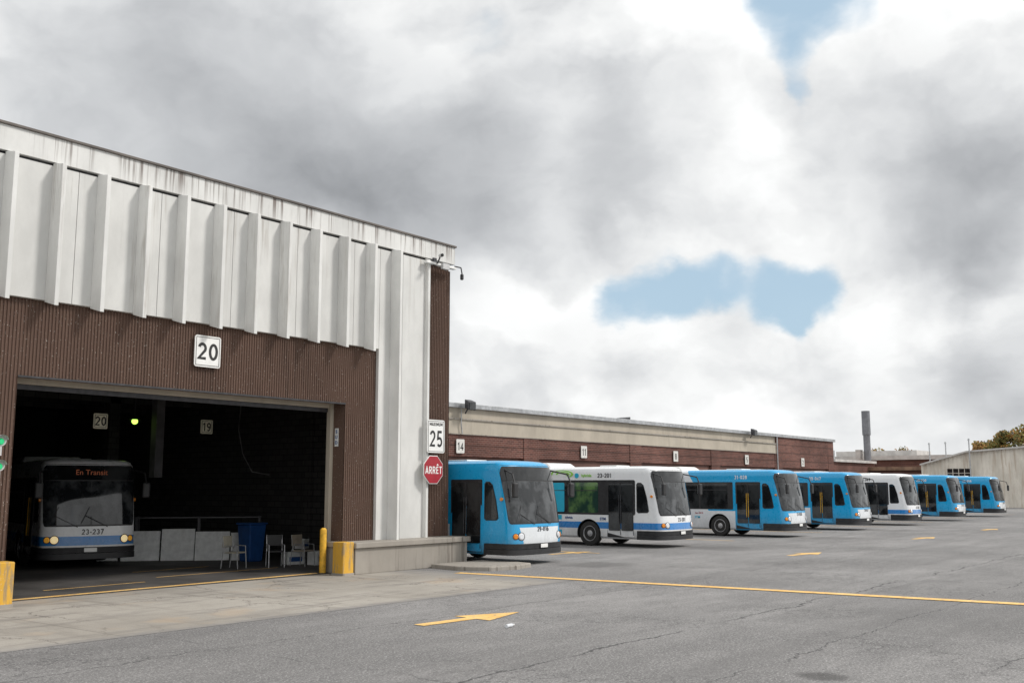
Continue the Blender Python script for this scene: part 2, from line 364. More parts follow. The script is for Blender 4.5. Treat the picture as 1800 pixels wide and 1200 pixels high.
# ------------------------------------------------------------------ NEAR GARAGE
G=empty('bus_garage',(15,21,0),label='tall garage with white finned panels and ribbed brown walls',cat='building')
def gp(o): o.parent=G; o.matrix_parent_inverse=Matrix.Translation((-15,-21,0)); return o
def corr_wall(bm,x0,x1,z0,z1,y,pitch=.075,dep=.022):
    n=int(round((x1-x0)/pitch)); p=(x1-x0)/n; xs=[]
    for i in range(n):
        a=x0+i*p; xs+=[(a,y),(a+p*.35,y),(a+p*.5,y+dep),(a+p*.85,y+dep)]
    xs.append((x1,y))
    lo=[bm.verts.new((x,yy,z0)) for x,yy in xs]; hi=[bm.verts.new((x,yy,z1)) for x,yy in xs]
    for i in range(len(xs)-1): bm.faces.new((lo[i],lo[i+1],hi[i+1],hi[i]))
YB=21.0
XW0,XW1,XE=20.56,22.62,23.72
bm=bmesh.new()
corr_wall(bm,-6,10.30,0,6.3,YB); corr_wall(bm,10.30,19.42,4.58,6.3,YB); corr_wall(bm,19.42,XW0,.8,6.3,YB); corr_wall(bm,XW1,XE,.8,9.0,YB)
box(bm,-6,10.297,21.05,21.5,0,9.6); box(bm,19.423,XE-.02,21.05,21.5,0,9.6); box(bm,10.297,19.423,21.05,21.5,4.583,9.6)
gp(obj('ribbed_wall',bm,M['brown'],label='ribbed brown concrete facing'))
YW=20.90
bm=bmesh.new()
FX=lambda k: 10.83+1.03*(k-1)
seams=[FX(k)-.55 for k in range(-15,11)]
prev=-6
for i,sx_ in enumerate([s for s in seams if s>-6]+[XW0]):
    if i%2 and sx_<XW0: continue
    box(bm,prev+.006,sx_-.006,YW,21.03,6.2,9.135); prev=sx_
box(bm,XW0+.005,21.5,YW,21.03,.82,9.135); box(bm,21.512,XW1-.03,YW,21.03,.82,9.135)
gp(obj('wall_panel',bm,M['white'],bev=.005,label='dirty white painted panels'))
gp(boxo('recess',(-6,XW1-.02,20.98,21.04,6.3,9.25),M['darkmetal']))
bm=bmesh.new(); box(bm,-6,XE+.04,20.84,21.3,9.2,9.74)
gp(obj('fascia',bm,M['fascia'],label='white fascia with dark rain streaks'))
gp(boxo('roof_coping',[(-6,XE+.08,20.79,21.4,9.74,9.80),(XE,XE+.08,21.4,44,9.74,9.80)],M['coping'],bev=.01))
def fin(x1,z0,y0=20.54,name='fin'):
    bm=bmesh.new(); w=.095
    y1=YW
    P=[(x1-w,y0),(x1,y0),(x1+.01,y1),(x1-w*1.3,y1)]
    lo=[bm.verts.new((a,b,z0 if b==y0 or z0<1 else z0+.10)) for a,b in P]; hi=[bm.verts.new((a,b,9.13 if b==y0 else 9.19)) for a,b in P]
    bm.faces.new(lo); bm.faces.new(hi)
    for i in range(4): bm.faces.new((lo[i],lo[(i+1)%4],hi[(i+1)%4],hi[i]))
    gp(obj(name,bm,M['fin'],bev=.008))
for k in range(-14,12):
    if FX(k)>-5.8: fin(FX(k), .82 if k==11 else 6.06)
fin(XW1-.04,.82,20.78)
gp(boxo('roof',(-6,XE-.03,21.4,44,9.3,9.6),M['roofg']))
gp(boxo('end_wall',(23.4,XE-.03,21.5,44,0,9.3),M['block']))
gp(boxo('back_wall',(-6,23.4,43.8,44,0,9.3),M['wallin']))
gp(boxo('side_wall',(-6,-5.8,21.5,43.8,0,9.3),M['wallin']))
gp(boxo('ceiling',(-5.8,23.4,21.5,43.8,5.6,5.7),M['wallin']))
for yy in (25,29,33,37): gp(boxo('ceiling_beam',(-5.8,23.4,yy,yy+.25,5.2,5.6),M['block']))
for yy,xx in ((33,19.5),(33,12)): gp(boxo('column',(xx,xx+.4,yy,yy+.4,0,5.6),M['block']))
for y0 in (22.4,24.0,26.8): gp(boxo('wall_pier',(23.28,23.4,y0,y0+.35,0,5.2),M['block']))
bm=bmesh.new(); pipe(bm,[(23.25,23.2,5.4),(23.25,23.2,1.2)],.03); gp(obj('conduit',bm,M['grey']))
bm=bmesh.new(); pipe(bm,[(22.0,29,5.3),(21.7,28.7,4.2),(21.75,28.5,3.4),(22.0,28.3,2.8),(22.5,28.0,2.7)],.018); gp(obj('hanging_hose',bm,M['greyd']))
gp(boxo('hanging_duct',(19.4,19.7,30,30.3,2.6,5.2),M['greyd'],label='pale grey duct hanging from the ceiling'))
fr=boxo('door_frame',[(10.30,19.30,21.5,21.56,4.46,4.60),(19.30,19.42,21.46,21.62,0,4.60),(10.24,10.34,21.5,21.6,0,4.6)],M['beige'],bev=.008,label='pale steel door frame'); gp(fr)
gp(boxo('roller_door',[(10.4,19.3,21.58,21.66,4.35,4.7)],M['darkmetal']))
gp(boxo('lintel_trim',(10.3,19.42,20.985,21.02,4.545,4.585),M['darkmetal']))
bm=bmesh.new(); box(bm,19.2,23.75,20.25,21.5,0,.68); box(bm,19.15,23.82,20.17,21.5,.683,.83)
gp(obj('plinth',bm,M['plinth'],bev=.02,label='chipped concrete plinth'))
bm=bmesh.new(); P=[(21.9,19.0),(22.3,18.2),(23.2,17.95),(24.2,18.2),(24.45,19.3),(24.3,20.1),(22.1,20.2)]
lo=[bm.verts.new((a,b,0)) for a,b in P]; hi=[bm.verts.new((a*1.0,b,.12)) for a,b in P]; bm.faces.new(hi)
for i in range(len(P)): bm.faces.new((lo[i],lo[(i+1)%len(P)],hi[(i+1)%len(P)],hi[i]))
obj('kerb_island',bm,M['plinth'],bev=.03,kind='structure',label='small broken concrete kerb island beside the plinth')
def guard(x,y,w,d,h,lab):
    E=empty('guard_post',(x,y,0),label=lab,cat='bollard')
    bm=bmesh.new(); box(bm,-w/2,w/2,-d/2,d/2,0,h); obj('post',bm,M['yold'],bev=.025,parent=E)
    bm=bmesh.new(); box(bm,-w/2-.01,w/2+.01,-d/2-.01,d/2+.01,0,.06); obj('post_base',bm,M['plinth'],parent=E)
guard(18.95,20.45,.38,.42,.86,'square yellow concrete guard at the door jamb')
guard(9.85,20.3,.42,.40,.86,'square yellow concrete guard with worn paint')
E=empty('bollard',(19.0,21.30,0),label='round yellow steel bollard just inside the door',cat='bollard')
bm=bmesh.new(); cyl(bm,(0,0,0),(0,0,1.15),.09,n=20); cyl(bm,(0,0,1.15),(0,0,1.2),.09,.05,n=20); obj('post',bm,M['yellow'],smooth=True,parent=E)
bm=bmesh.new(); cyl(bm,(0,0,0),(0,0,.02),.15,n=16); obj('base_plate',bm,M['darkmetal'],parent=E)
# ------------------------------------------------------------------ SIGNS
def plate(name,x,y,z,w,h,txts,lab,cat='sign',pm=None,border=True,group=None,br=.06):
    E=empty(name,(x,y,z),label=lab,cat=cat,group=group)
    bm=bmesh.new(); rrect(bm,lambda u,v,d:(u,-.012+d*.024,v),-w/2,w/2,-h/2,h/2,.05*w/.6); obj('plate',bm,pm or M['signw'],parent=E)
    if border:
        bm=bmesh.new(); a,b=w/2-.035,h/2-.035; t=.012
        for q in ((-a,a,b-t,b),(-a,a,-b,-b+t),(-a,-a+t,-b+t,b-t),(a-t,a,-b+t,b-t)): box(bm,q[0],q[1],-.017,-.013,q[2],q[3])
        obj('border',bm,M['signk'],parent=E)
    bm=bmesh.new(); box(bm,-.03,.03,.013,br,-h*.4,h*.4); obj('bracket',bm,M['metal'],parent=E)
    for s,sz,dz,mm,sx,w_ in txts: plain('lettering',s,sz,mm,(0,-.0145,dz),parent=E,w=w_,sx=sx)
    return E
plate('door_sign',14.82,20.92,5.53,.74,.76,[('20',.42,0,M['signk'],1.08,.16)],'white square sign reading 20 above the garage door')
plate('speed_sign',22.80,20.70,3.79,.76,.98,[('MAXIMUM',.10,.36,M['signk'],1.1,.18),('25',.50,-.07,M['signk'],.88,.15)],'white sign reading MAXIMUM 25 on the corner column',br=.2)
E=empty('stop_sign',(22.68,20.68,2.80),label='red octagonal ARRÊT stop sign on the corner column',cat='stop sign')
def octo(r,y,m,nm):
    bm=bmesh.new(); A=[bm.verts.new((r*math.cos(R(22.5+45*i)),y,r*math.sin(R(22.5+45*i)))) for i in range(8)]; B=[bm.verts.new(v.co+Vector((0,.012,0))) for v in A]
    bm.faces.new(A); bm.faces.new(B)
    for i in range(8): bm.faces.new((A[i],B[i],B[(i+1)%8],A[(i+1)%8]))
    obj(nm,bm,m,parent=E)
octo(.45,-.002,M['signw'],'border'); octo(.425,-.016,M['red'],'plate')
plain('lettering','ARRÊT',.22,M['signw'],(0,-.018,-.01),parent=E,w=.16,sx=.95)
bm=bmesh.new(); box(bm,-.03,.03,.012,.22,-.4,.4); obj('bracket',bm,M['metal'],parent=E)
for t,x in (('14',36.9),('11',47.35),('8',57.7),('5',68.0),('2',78.1)):
    plate('door_sign',x,31.93,4.2,.58,.66,[(t,.38,0,M['signk'],1.0,.17)],'small white sign reading %s on the brick wall'%t,border=False,group='numbered door signs',pm=M['signd'])
plate('lane_sign',15.38,26.5,4.1,.42,.42,[('20',.26,0,M['signk'],1.,.16)],'aged sign reading 20 hanging inside the garage',pm=M['signold'])
plate('lane_sign',18.85,26.5,4.1,.42,.42,[('19',.26,0,M['signk'],1.,.16)],'aged sign reading 19 hanging inside the garage',pm=M['signold'])
E=empty('notice_strip',(19.40,21.3,3.65),label='narrow blue and white notice on the brown jamb',cat='notice')
bm=bmesh.new(); box(bm,-.012,.0,-.07,.07,-.25,.25); obj('plate',bm,M['board'],parent=E)
for i in range(3): text('lettering','SUD'[i],.13,M['bluebin'],(-.016,0,.15-.15*i),face='-X',parent=E)
# ------------------------------------------------------------------ small fittings
def signal(z):
    E=empty('signal_light',(9.98,20.86,z),label='small green signal light on the brown wall',cat='signal light',group='green signal lights')
    bm=bmesh.new(); cyl(bm,(0,.14,0),(0,.0,0),.115,.115,n=20); obj('housing',bm,M['grey'],smooth=True,parent=E)
    bm=bmesh.new(); cyl(bm,(0,-.001,-.02),(0,-.04,-.02),.07,.05,n=16); obj('lens',bm,M['green_on'],smooth=True,parent=E)
    bm=bmesh.new()
    for i in range(10):
        a=R(10+160*i/10); b2=R(10+160*(i+1)/10)
        vs=[bm.verts.new((.115*math.cos(t),y,.115*math.sin(t))) for t,y in ((a,-.001),(b2,-.001),(b2,-.10),(a,-.10))]; bm.faces.new(vs)
    bmesh.ops.remove_doubles(bm,verts=bm.verts,dist=.0005)
    obj('visor',bm,M['grey'],parent=E)
    bm=bmesh.new(); box(bm,-.03,.03,.0,.12,-.3,-.12); obj('bracket',bm,M['grey'],parent=E)
signal(3.22); signal(2.72)
def cctv(x,y,z,dx,dy,lab):
    E=empty('security_camera',(x,y,z),label=lab,cat='camera')
    bm=bmesh.new(); d=Vector((dx,dy,-.15)).normalized(); cyl(bm,(0,0,.12),Vector((0,0,.12))+d*.32,.055,n=14); obj('housing',bm,M['grey'],smooth=True,parent=E)
    bm=bmesh.new(); p=Vector((0,0,.12))+d*.32; cyl(bm,p,p+d*.02,.045,n=14); obj('lens',bm,M['signk'],parent=E)
    bm=bmesh.new(); pipe(bm,[(0,.25,-.05),(0,.1,-.1),(0,0,.1)],.022); box(bm,-.07,.07,.2,.26,-.15,.08); obj('bracket',bm,M['darkmetal'],parent=E)
cctv(22.75,20.55,9.15,-.6,-.8,'grey security camera bracketed to the fascia corner')
E=empty('wall_bracket',(23.80,20.75,9.05),label='small dark bracket with lamp on the roof corner',cat='wall lamp')
bm=bmesh.new(); pipe(bm,[(-.05,.1,.1),(.06,-.08,.05),(.09,-.1,-.15)],.02); obj('arm',bm,M['darkmetal'],parent=E)
bm=bmesh.new(); box(bm,.04,.13,-.15,-.05,-.34,-.15); obj('lamp',bm,M['darkmetal'],bev=.03,parent=E)
E=empty('junction_box',(23.05,20.7,9.05),label='white metal bracket box under the fascia corner',cat='bracket')
bm=bmesh.new(); box(bm,-.75,.6,-.02,.13,-.04,.03); obj('rail',bm,M['signw'],bev=.01,parent=E); bm=bmesh.new(); box(bm,-.1,.2,-.1,.0,-.14,.04); obj('enclosure',bm,M['grey'],bev=.01,parent=E)
E=empty('ceiling_lamp',(18.85,30.4,4.42),label='glowing greenish discharge lamp hanging in the garage',cat='lamp')
bm=bmesh.new(); pipe(bm,[(0,0,0.1),(.0,0,.78)],.02); obj('rod',bm,M['darkmetal'],parent=E)
bm=bmesh.new(); bmesh.ops.create_uvsphere(bm,u_segments=16,v_segments=10,radius=.10); obj('bulb',bm,M['lampg'],smooth=True,parent=E)
bm=bmesh.new(); cyl(bm,(0,0,.05),(0,0,.18),.19,.08,n=16,caps=False); obj('shade',bm,M['darkmetal'],smooth=True,parent=E)
def flood(x,y,z):
    E=empty('flood_lamp',(x,y,z),label='black floodlight on a bracket at the roof edge',cat='lamp',group='roof floodlights')
    bm=bmesh.new(); pipe(bm,[(0,.1,-.3),(0,-.1,0)],.035); obj('bracket',bm,M['darkmetal'],parent=E)
    bm=bmesh.new(); vs=box(bm,-.24,.24,-.34,-.05,-.05,.36)
    for v in vs:
        if v.co.y<-.2: v.co.x*=1.15; v.co.z-=.12
    obj('lamp_housing',bm,M['darkmetal'],bev=.03,parent=E)
    bm=bmesh.new(); box(bm,-.22,.22,-.365,-.345,-.13,.2); obj('lens',bm,M['glass'],parent=E)
flood(37.1,31.7,6.05); flood(68.4,31.7,6.05)
# ------------------------------------------------------------------ ROW GARAGE
Q=empty('long_garage',(60,32,0),label='long low garage with beige concrete band and brick walls',cat='building')
def qp(o): o.parent=Q; o.matrix_parent_inverse=Matrix.Translation((-60,-32,0)); return o
qp(boxo('concrete_band',[(28,73.3,32,32.4,4.78,5.50),(28,73.3,32.08,32.4,5.50,6.02)],M['beige'],bev=.01,label='weathered beige concrete band'))
qp(boxo('band_ledge',[(28,73.3,31.93,32.1,5.46,5.53),(28,73.3,31.95,32.1,4.76,4.80)],M['plinth']))
qp(boxo('roof_coping',[(28,85.1,31.86,32.6,6.02,6.24),(84.9,85.1,32.6,60,6.02,6.24)],M['metal'],bev=.01,label='grey metal roof edge'))
bm=bmesh.new(); box(bm,28,73.3,32.02,32.4,3.72,4.76); box(bm,73.3,84.9,32.0,32.4,3.72,6.02)
for x in [31.6+10.35*i for i in range(5)]+[83.6]:
    box(bm,x,x+1.25,31.97,32.4,0,3.718); box(bm,x,x+1.25,31.98,32.018,3.722,4.755)
box(bm,84.6,84.9,32.4,60,0,6.0)
qp(obj('brick_wall',bm,M['brick'],label='dark red brick wall'))
for i in range(5):
    x0=32.85+10.35*i; x1=min(x0+9.1,83.6) if i==4 else x0+9.1
    bm=bmesh.new(); z=0.02
    while z<3.71:
        z2=min(z+.42,3.71); box(bm,x0,x1,32.16,32.2,z,z2-.02); box(bm,x0,x1,32.17,32.2,z2-.02,z2); z=z2
    qp(obj('bay_door',bm,M['rdoor'],label='brown sectional bay door'))
qp(boxo('roof',(24,84.6,32.4,60,5.8,6.0),M['roofg']))
qp(boxo('wall_return',(24.0,28,32,32.4,0,6.2),M['brick']))
bm=bmesh.new(); pipe(bm,[(36.9,31.88,6.0),(36.9,31.88,5.2),(37.0,31.9,4.8)],.03); qp(obj('conduit',bm,M['metal']))
bm=bmesh.new(); pipe(bm,[(73.25,31.9,6.0),(73.25,31.9,.2)],.05); qp(obj('downpipe',bm,M['metal']))
E=empty('roof_vent',(52.5,32.9,6.2),label='small dark metal vent on the roof edge',cat='vent')
bm=bmesh.new(); vs=box(bm,-.9,.9,-.3,.4,0,.28); vs[1].co.z=.05; vs[3].co.z=.05; obj('hood',bm,M['darkmetal'],parent=E); bm=bmesh.new(); box(bm,-.8,.8,-.25,.35,-.1,0); obj('base',bm,M['metal'],parent=E)
# ------------------------------------------------------------------ BUS
B_=.46; NE=2.8; LEN=12.2; AX=(3.45,9.6)
PR=[(.30,1.20,.12),(.38,1.27,.03),(.70,1.28,0),(.80,1.28,.02),(1.0,1.28,.03),(1.22,1.277,.05),(1.8,1.270,.14),(2.2,1.265,.22),(2.55,1.26,.29),(2.75,1.255,.34),(2.90,1.24,.39),(3.00,1.19,.47),(3.06,1.09,.62),(3.09,.92,.90),(3.10,.5,1.5)]
def pf(z):
    if z<=PR[0][0]: return PR[0][1:]
    for a,b in zip(PR[:-1],PR[1:]):
        if z<=b[0]:
            t=(z-a[0])/(b[0]-a[0]); return (a[1]+(b[1]-a[1])*t,a[2]+(b[2]-a[2])*t)
    return PR[-1][1:]
def fs(ph,z):
    W,y0=pf(z); s,c=math.sin(R(ph)),max(0,math.cos(R(ph)))
    return Vector((W*math.copysign(abs(s)**(2/NE),s),y0+B_*(1-c**(2/NE)),z))
def fn(ph,z):
    e=.5; a=fs(min(89.9,ph+e),z)-fs(max(-89.9,ph-e),z); b=fs(ph,min(3,z+.01))-fs(ph,z-.01)
    n=a.cross(b); n.normalize()
    return -n if n.y>0 else n
def gridpatch(bm,f,nu,nv,mi=0):
    V=[[bm.verts.new(f(i/nu,j/nv)) for j in range(nv+1)] for i in range(nu+1)]
    for i in range(nu):
        for j in range(nv): bm.faces.new((V[i][j],V[i+1][j],V[i+1][j+1],V[i][j+1])).material_index=mi
def fpatch(name,P0,P1,z0,z1,off,m,parent,nu=20,nv=8,rc=0,cf=.12):
    bm=bmesh.new()
    def F(u,v):
        e=min(u,1-u)*2*P0; lo,hi=z0,z1
        if rc and e<rc:
            q=rc-e; dd=(z1-z0)*cf*(q/rc)**2.6; lo+=dd*.8; hi-=dd
        z=lo+(hi-lo)*v; hw=P0+(P1-P0)*v; ph=hw*(2*u-1)
        return fs(ph,z)+fn(ph,z)*off
    gridpatch(bm,F,nu,nv); return obj(name,bm,m,smooth=True,parent=parent)
def sideW(z): return pf(z)[0]
def spatch(bm,sg,y0,y1,z0,z1,off,r=.05,mi=0):
    rrect(bm,lambda u,v,d:(sg*(sideW(v)+off-d*(off+.02)),u,v),y0,y1,z0,z1,r,mi=mi)
def body_mesh(pm):
    bm=bmesh.new(); phs=[-90+6*i for i in range(31)]; ns=8; rows=[]
    for z,W,y0 in PR:
        r=[]
        for i in range(ns):
            yy=LEN+(y0+B_-LEN)*i/ns; r.append(Vector((-W,yy,z)))
        r+=[fs(p,z) for p in phs]
        for i in range(ns-1,-1,-1): r.append(Vector((W,LEN+(y0+B_-LEN)*i/ns,z)))
        rows.append([bm.verts.new(v) for v in r])
    for a,b in zip(rows[:-1],rows[1:]):
        for i in range(len(a)-1): bm.faces.new((a[i],a[i+1],b[i+1],b[i]))
        bm.faces.new((a[-1],a[0],b[0],b[-1]))
    bm.faces.new(rows[0]); bm.faces.new(rows[-1])
    o=obj('tmp',bm,[pm,M['black']])
    bm=bmesh.new()
    for y in AX:
        for sg in (-1,1): cyl(bm,(sg*.75,y,.48),(sg*1.6,y,.48),.56,n=28)
    c=obj('tmpc',bm,[M['black']])
    md=o.modifiers.new('b','BOOLEAN'); md.object=c; md.operation='DIFFERENCE'; md.solver='EXACT'
    try: md.material_mode='TRANSFER'
    except Exception: pass
    dg=bpy.context.evaluated_depsgraph_get(); me=bpy.data.meshes.new_from_object(o.evaluated_get(dg))
    bpy.data.objects.remove(o); bpy.data.objects.remove(c)
    for p in me.polygons: p.use_smooth=True
    me.set_sharp_from_angle(angle=R(32)); return me
def lathe(bm,prof,sg,n=28,mi=0):
    rings=[]
    for x,r in prof:
        rings.append([bm.verts.new((x*sg,r*math.cos(2*math.pi*i/n),r*math.sin(2*math.pi*i/n))) for i in range(n)])
    for a,b in zip(rings[:-1],rings[1:]):
        for i in range(n): bm.faces.new((a[i],a[(i+1)%n],b[(i+1)%n],b[i]))
    bm.faces.new(rings[0]); bm.faces.new(rings[-1])
def build_bus(kind):
    pm=M['pb'] if kind=='blue' else M['pw']
    E=empty('city_bus')
    b=bpy.data.objects.new('body',body_mesh(pm)); link(b,parent=E)
    def band(bm,z0,z1,off,ys):
        path=[(-1,ys)]+[(p,None) for p in [-90+10*i for i in range(19)]]+[(1,ys)]
        L=[];H=[];H2=[]
        for p,yy in path:
            for z,A,o2 in ((z0,L,off),(z1,H,off),(z1+.012,H2,0)):
                if yy is not None: q=Vector((p*(1.28+o2),yy,z))
                else:
                    q=fs(p,max(z,.45)); q.z=z; q=q+Vector((math.sin(R(p)),-math.cos(R(p)),0))*o2
                A.append(bm.verts.new(q))
        for i in range(len(L)-1):
            bm.faces.new((L[i],L[i+1],H[i+1],H[i])); bm.faces.new((H[i],H[i+1],H2[i+1],H2[i]))
    bm=bmesh.new(); band(bm,.30,.46,.05,1.22); band(bm,.475,.62,.035,1.22); obj('bumper',bm,M['black'],smooth=True,parent=E)
    wd=0 if kind=='blue' else -6
    ws=fpatch('windshield',72+wd,80+wd,1.24,2.46,.010,M['glassw'],E,36,8,rc=6,cf=.08)
    fpatch('destination_sign',79+wd,78+wd,2.49,2.90,.010,M['glass'],E,36,5,rc=9,cf=.25)
    fpatch('windshield_frame',75+wd,83+wd,1.20,2.94,.004,M['black'],E,36,12,rc=8,cf=.09)
    bm=bmesh.new(); box(bm,-.012,.012,-.02,.0,0,1.18)
    for v in bm.verts:
        q=fs(0,1.24+v.co.z*1.02); v.co=Vector((v.co.x,q.y-.016+(v.co.y+.02)*.4,q.z))
    obj('windshield_divider',bm,M['black'],parent=ws)
    for sx,ex in ((-.35,-.95),(.45,-.15)):
        bm=bmesh.new(); a=Vector((sx,fs(math.copysign(15,sx),1.2).y-.03,1.18))
        zt=1.5; pe=math.degrees(math.asin(min(1,(abs(ex)/1.26)**(NE/2)))); q=fs(math.copysign(pe,ex),zt)
        bb=Vector((ex,q.y-.05,zt)); cyl(bm,a,bb,.008,n=6)
        cyl(bm,bb+Vector((.1,.045,.24)),bb-Vector((.12,.04,.22)),.007,n=6)
        obj('wiper',bm,M['black'],parent=E)
    for sg in (-1,1):
        for ph,z,r,nm,mm in ((40,.84,.105,'headlight','lens'),(55,.84,.08,'turn_signal','amber')):
            p=fs(sg*ph,z); n=fn(sg*ph,z)
            bm=bmesh.new(); cyl(bm,p-n*.02,p+n*.012,r*1.2,n=20); h=obj(nm,bm,M['darkmetal'],smooth=True,parent=E)
            bm=bmesh.new(); cyl(bm,p+n*.012,p+n*.035,r,r*.7,n=20); obj('lens',bm,M[mm],smooth=True,parent=h)
    bm=bmesh.new(); box(bm,-.17,.17,-.062,-.052,.50,.61); obj('licence_plate',bm,M['signw'],parent=E)
    WZ0,WZ1=1.27,2.5
    for sg in (-1,1):
        bm=bmesh.new()
        if kind=='blue': spatch(bm,sg,2.72,11.6,WZ0-.03,WZ1+.02,.004,.06)
        else: spatch(bm,sg,1.30,12.0,WZ0-.06,WZ1+.06,.004,.08)
        obj('window_band',bm,M['black'],parent=E)
        y=3.0
        while y<11:
            w=min(1.42,11.5-y)
            bm=bmesh.new(); spatch(bm,sg,y,y+w,WZ0+.02,WZ1-.03,.012,.07); wo=obj('window',bm,M['glass'],parent=E)
            bm=bmesh.new(); zz=WZ1-.36; spatch(bm,sg,y+.04,y+w-.04,zz,zz+.028,.018,.008); obj('window_bar',bm,M['darkmetal'],parent=wo)
            y+=w+.08
        P=[(.70,1.40),(.76,1.34),(1.12,1.33),(1.18,1.39),(1.18,2.36),(1.13,2.42),(1.0,2.42),(.90,2.33),(.78,1.9)]
        bm=bmesh.new(); F=[bm.verts.new((sg*(sideW(z)+.014),yy+.03,z)) for yy,z in P]; bm.faces.new(F)
        obj('quarter_window',bm,M['glass'],parent=E)
        bm=bmesh.new(); F=[bm.verts.new((sg*(sideW(z)+.007),.96+(yy-.96)*1.16+.03,1.87+(z-1.87)*1.06)) for yy,z in P]; bm.faces.new(F); obj('quarter_window_seal',bm,M['black'],parent=E)
    bm=bmesh.new(); spatch(bm,1,1.4,2.6,1.3,2.45,.012,.07); obj('window',bm,M['glass'],parent=E)
    bm=bmesh.new(); spatch(bm,-1,1.33,2.58,.36,2.52,.012,.04); d=obj('door',bm,M['black'],parent=E)
    for a in (1.40,1.98):
        bm=bmesh.new(); spatch(bm,-1,a,a+.53,.62,2.42,.022,.05); obj('door_glass',bm,M['glass'],parent=d)
        bm=bmesh.new(); spatch(bm,-1,a-.015,a+.0,.45,2.46,.02,.005); obj('door_edge',bm,M['darkmetal'],parent=d)
    for yy in (1.93,2.02):
        bm=bmesh.new(); cyl(bm,(-1.325,yy,.9),(-1.31,yy,2.0),.012,n=8); obj('door_handle',bm,M['yellow'],parent=d)
    bm=bmesh.new(); spatch(bm,-1,6.15,7.35,.42,2.52,.016,.04); d=obj('door',bm,M['black'],parent=E)
    for a in (6.22,6.78):
        bm=bmesh.new(); spatch(bm,-1,a,a+.5,.7,2.42,.026,.05); obj('door_glass',bm,M['glass'],parent=d)
    for sg in (-1,1):
        m0=Vector((sg*1.16,.56,2.80)); m1=Vector((sg*1.42,.06,2.68)); m2=Vector((sg*1.44,-.04,2.40))
        bm=bmesh.new(); pipe(bm,[m0,m1,m2],.024,8); a=obj('mirror',bm,M['black'],parent=E)
        bm=bmesh.new(); x=sg*1.44; vs=box(bm,x-.11,x+.11,-.12,.0,1.98,2.42)
        obj('mirror_housing',bm,M['black'],bev=.04,parent=a)
        bm=bmesh.new(); box(bm,x-.085,x+.085,.002,.006,2.03,2.37); obj('mirror_glass',bm,M['lens'],parent=a)
        bm=bmesh.new(); p=fs(sg*87,1.93); n=fn(sg*87,1.93); cyl(bm,p-n*.01,p+n*.05,.05,n=10); obj('side_repeater',bm,M['amber'],parent=E)
    for y in AX:
        for sg in (-1,1):
            w=empty('wheel',(0,0,0),parent=E); w.location=(sg*1.0,y,.48)
            bm=bmesh.new(); lathe(bm,[(-.05,.30),(-.03,.44),(.0,.475),(.18,.48),(.235,.465),(.25,.42),(.245,.31),(.20,.295)],sg); obj('tyre',bm,M['rubber'],smooth=True,parent=w)
            bm=bmesh.new(); lathe(bm,[(.10,.05),(.215,.302),(.235,.30),(.24,.285),(.17,.26),(.13,.21),(.135,.14),(.20,.12),(.215,.07),(.25,.06),(.255,.03)],sg)
            for i in range(10):
                t=2*math.pi*i/10; cyl(bm,(sg*.13,.17*math.cos(t),.17*math.sin(t)),(sg*.165,.17*math.cos(t),.17*math.sin(t)),.014,n=6)
            obj('rim',bm,M['rim'],smooth=True,parent=w)
    for y in (4.5,6.0,7.5,8.8,10.6):
        bm=bmesh.new(); spatch(bm,-1,y,y+.012,.35,1.15,.003,.004); obj('panel_joint',bm,M['darkmetal'],parent=E)
    bm=bmesh.new(); vs=box(bm,-.98,.98,5.4,11.6,3.02,3.28)
    for v in vs:
        if v.co.z>3.2: v.co.x*=.86; v.co.y+=.35 if v.co.y<9 else -.2
    obj('roof_fairing',bm,M['pw'] if kind=='white' else M['signw'],bev=.06,parent=E)
    bm=bmesh.new(); box(bm,-.5,.5,2.6,3.4,3.07,3.15); obj('roof_hatch',bm,M['signw'],bev=.02,parent=E)
    return E
def tree_copy(E,loc,label,group):
    def cp(o,par):
        q=o.copy(); COL.objects.link(q)
        if par is not None: q.parent=par
        for c in kids[o.name]: cp(c,q)
        return q
    n=cp(E,None); n.location=loc; n["label"]=label; n["category"]="bus"; n["group"]=group; return n
protos={'blue':build_bus('blue'),'white':build_bus('white')}
bpy.context.view_layer.update()
kids={o.name:[c for c in COL.objects if c.parent==o] for o in COL.objects}
BUS=[('blue',(25.35,18.62,0),'29-016','blue city bus parked beside the tall garage corner',False),
('white',(35.6,19.5,0),'23-201','white city bus with green roof graphic beside a blue bus',False),
('blue',(46.1,19.1,0),'31-028','blue city bus with white skirt parked nose out',False),
('blue',(55.8,19.35,0),'29-047','blue city bus parked nose out by the brick garage',False),
('white',(64.8,19.35,0),'22-369','white city bus parked between two blue buses',False),
('blue',(74.9,19.35,0),'29-030','blue city bus parked nose out near the row end',False),
('blue',(87.2,19.5,0),'29-058','last blue city bus parked past the brick garage',False),
('white',(15.75,27.3,0),'23-237','white city bus with lit headlights inside the dark garage',True)]
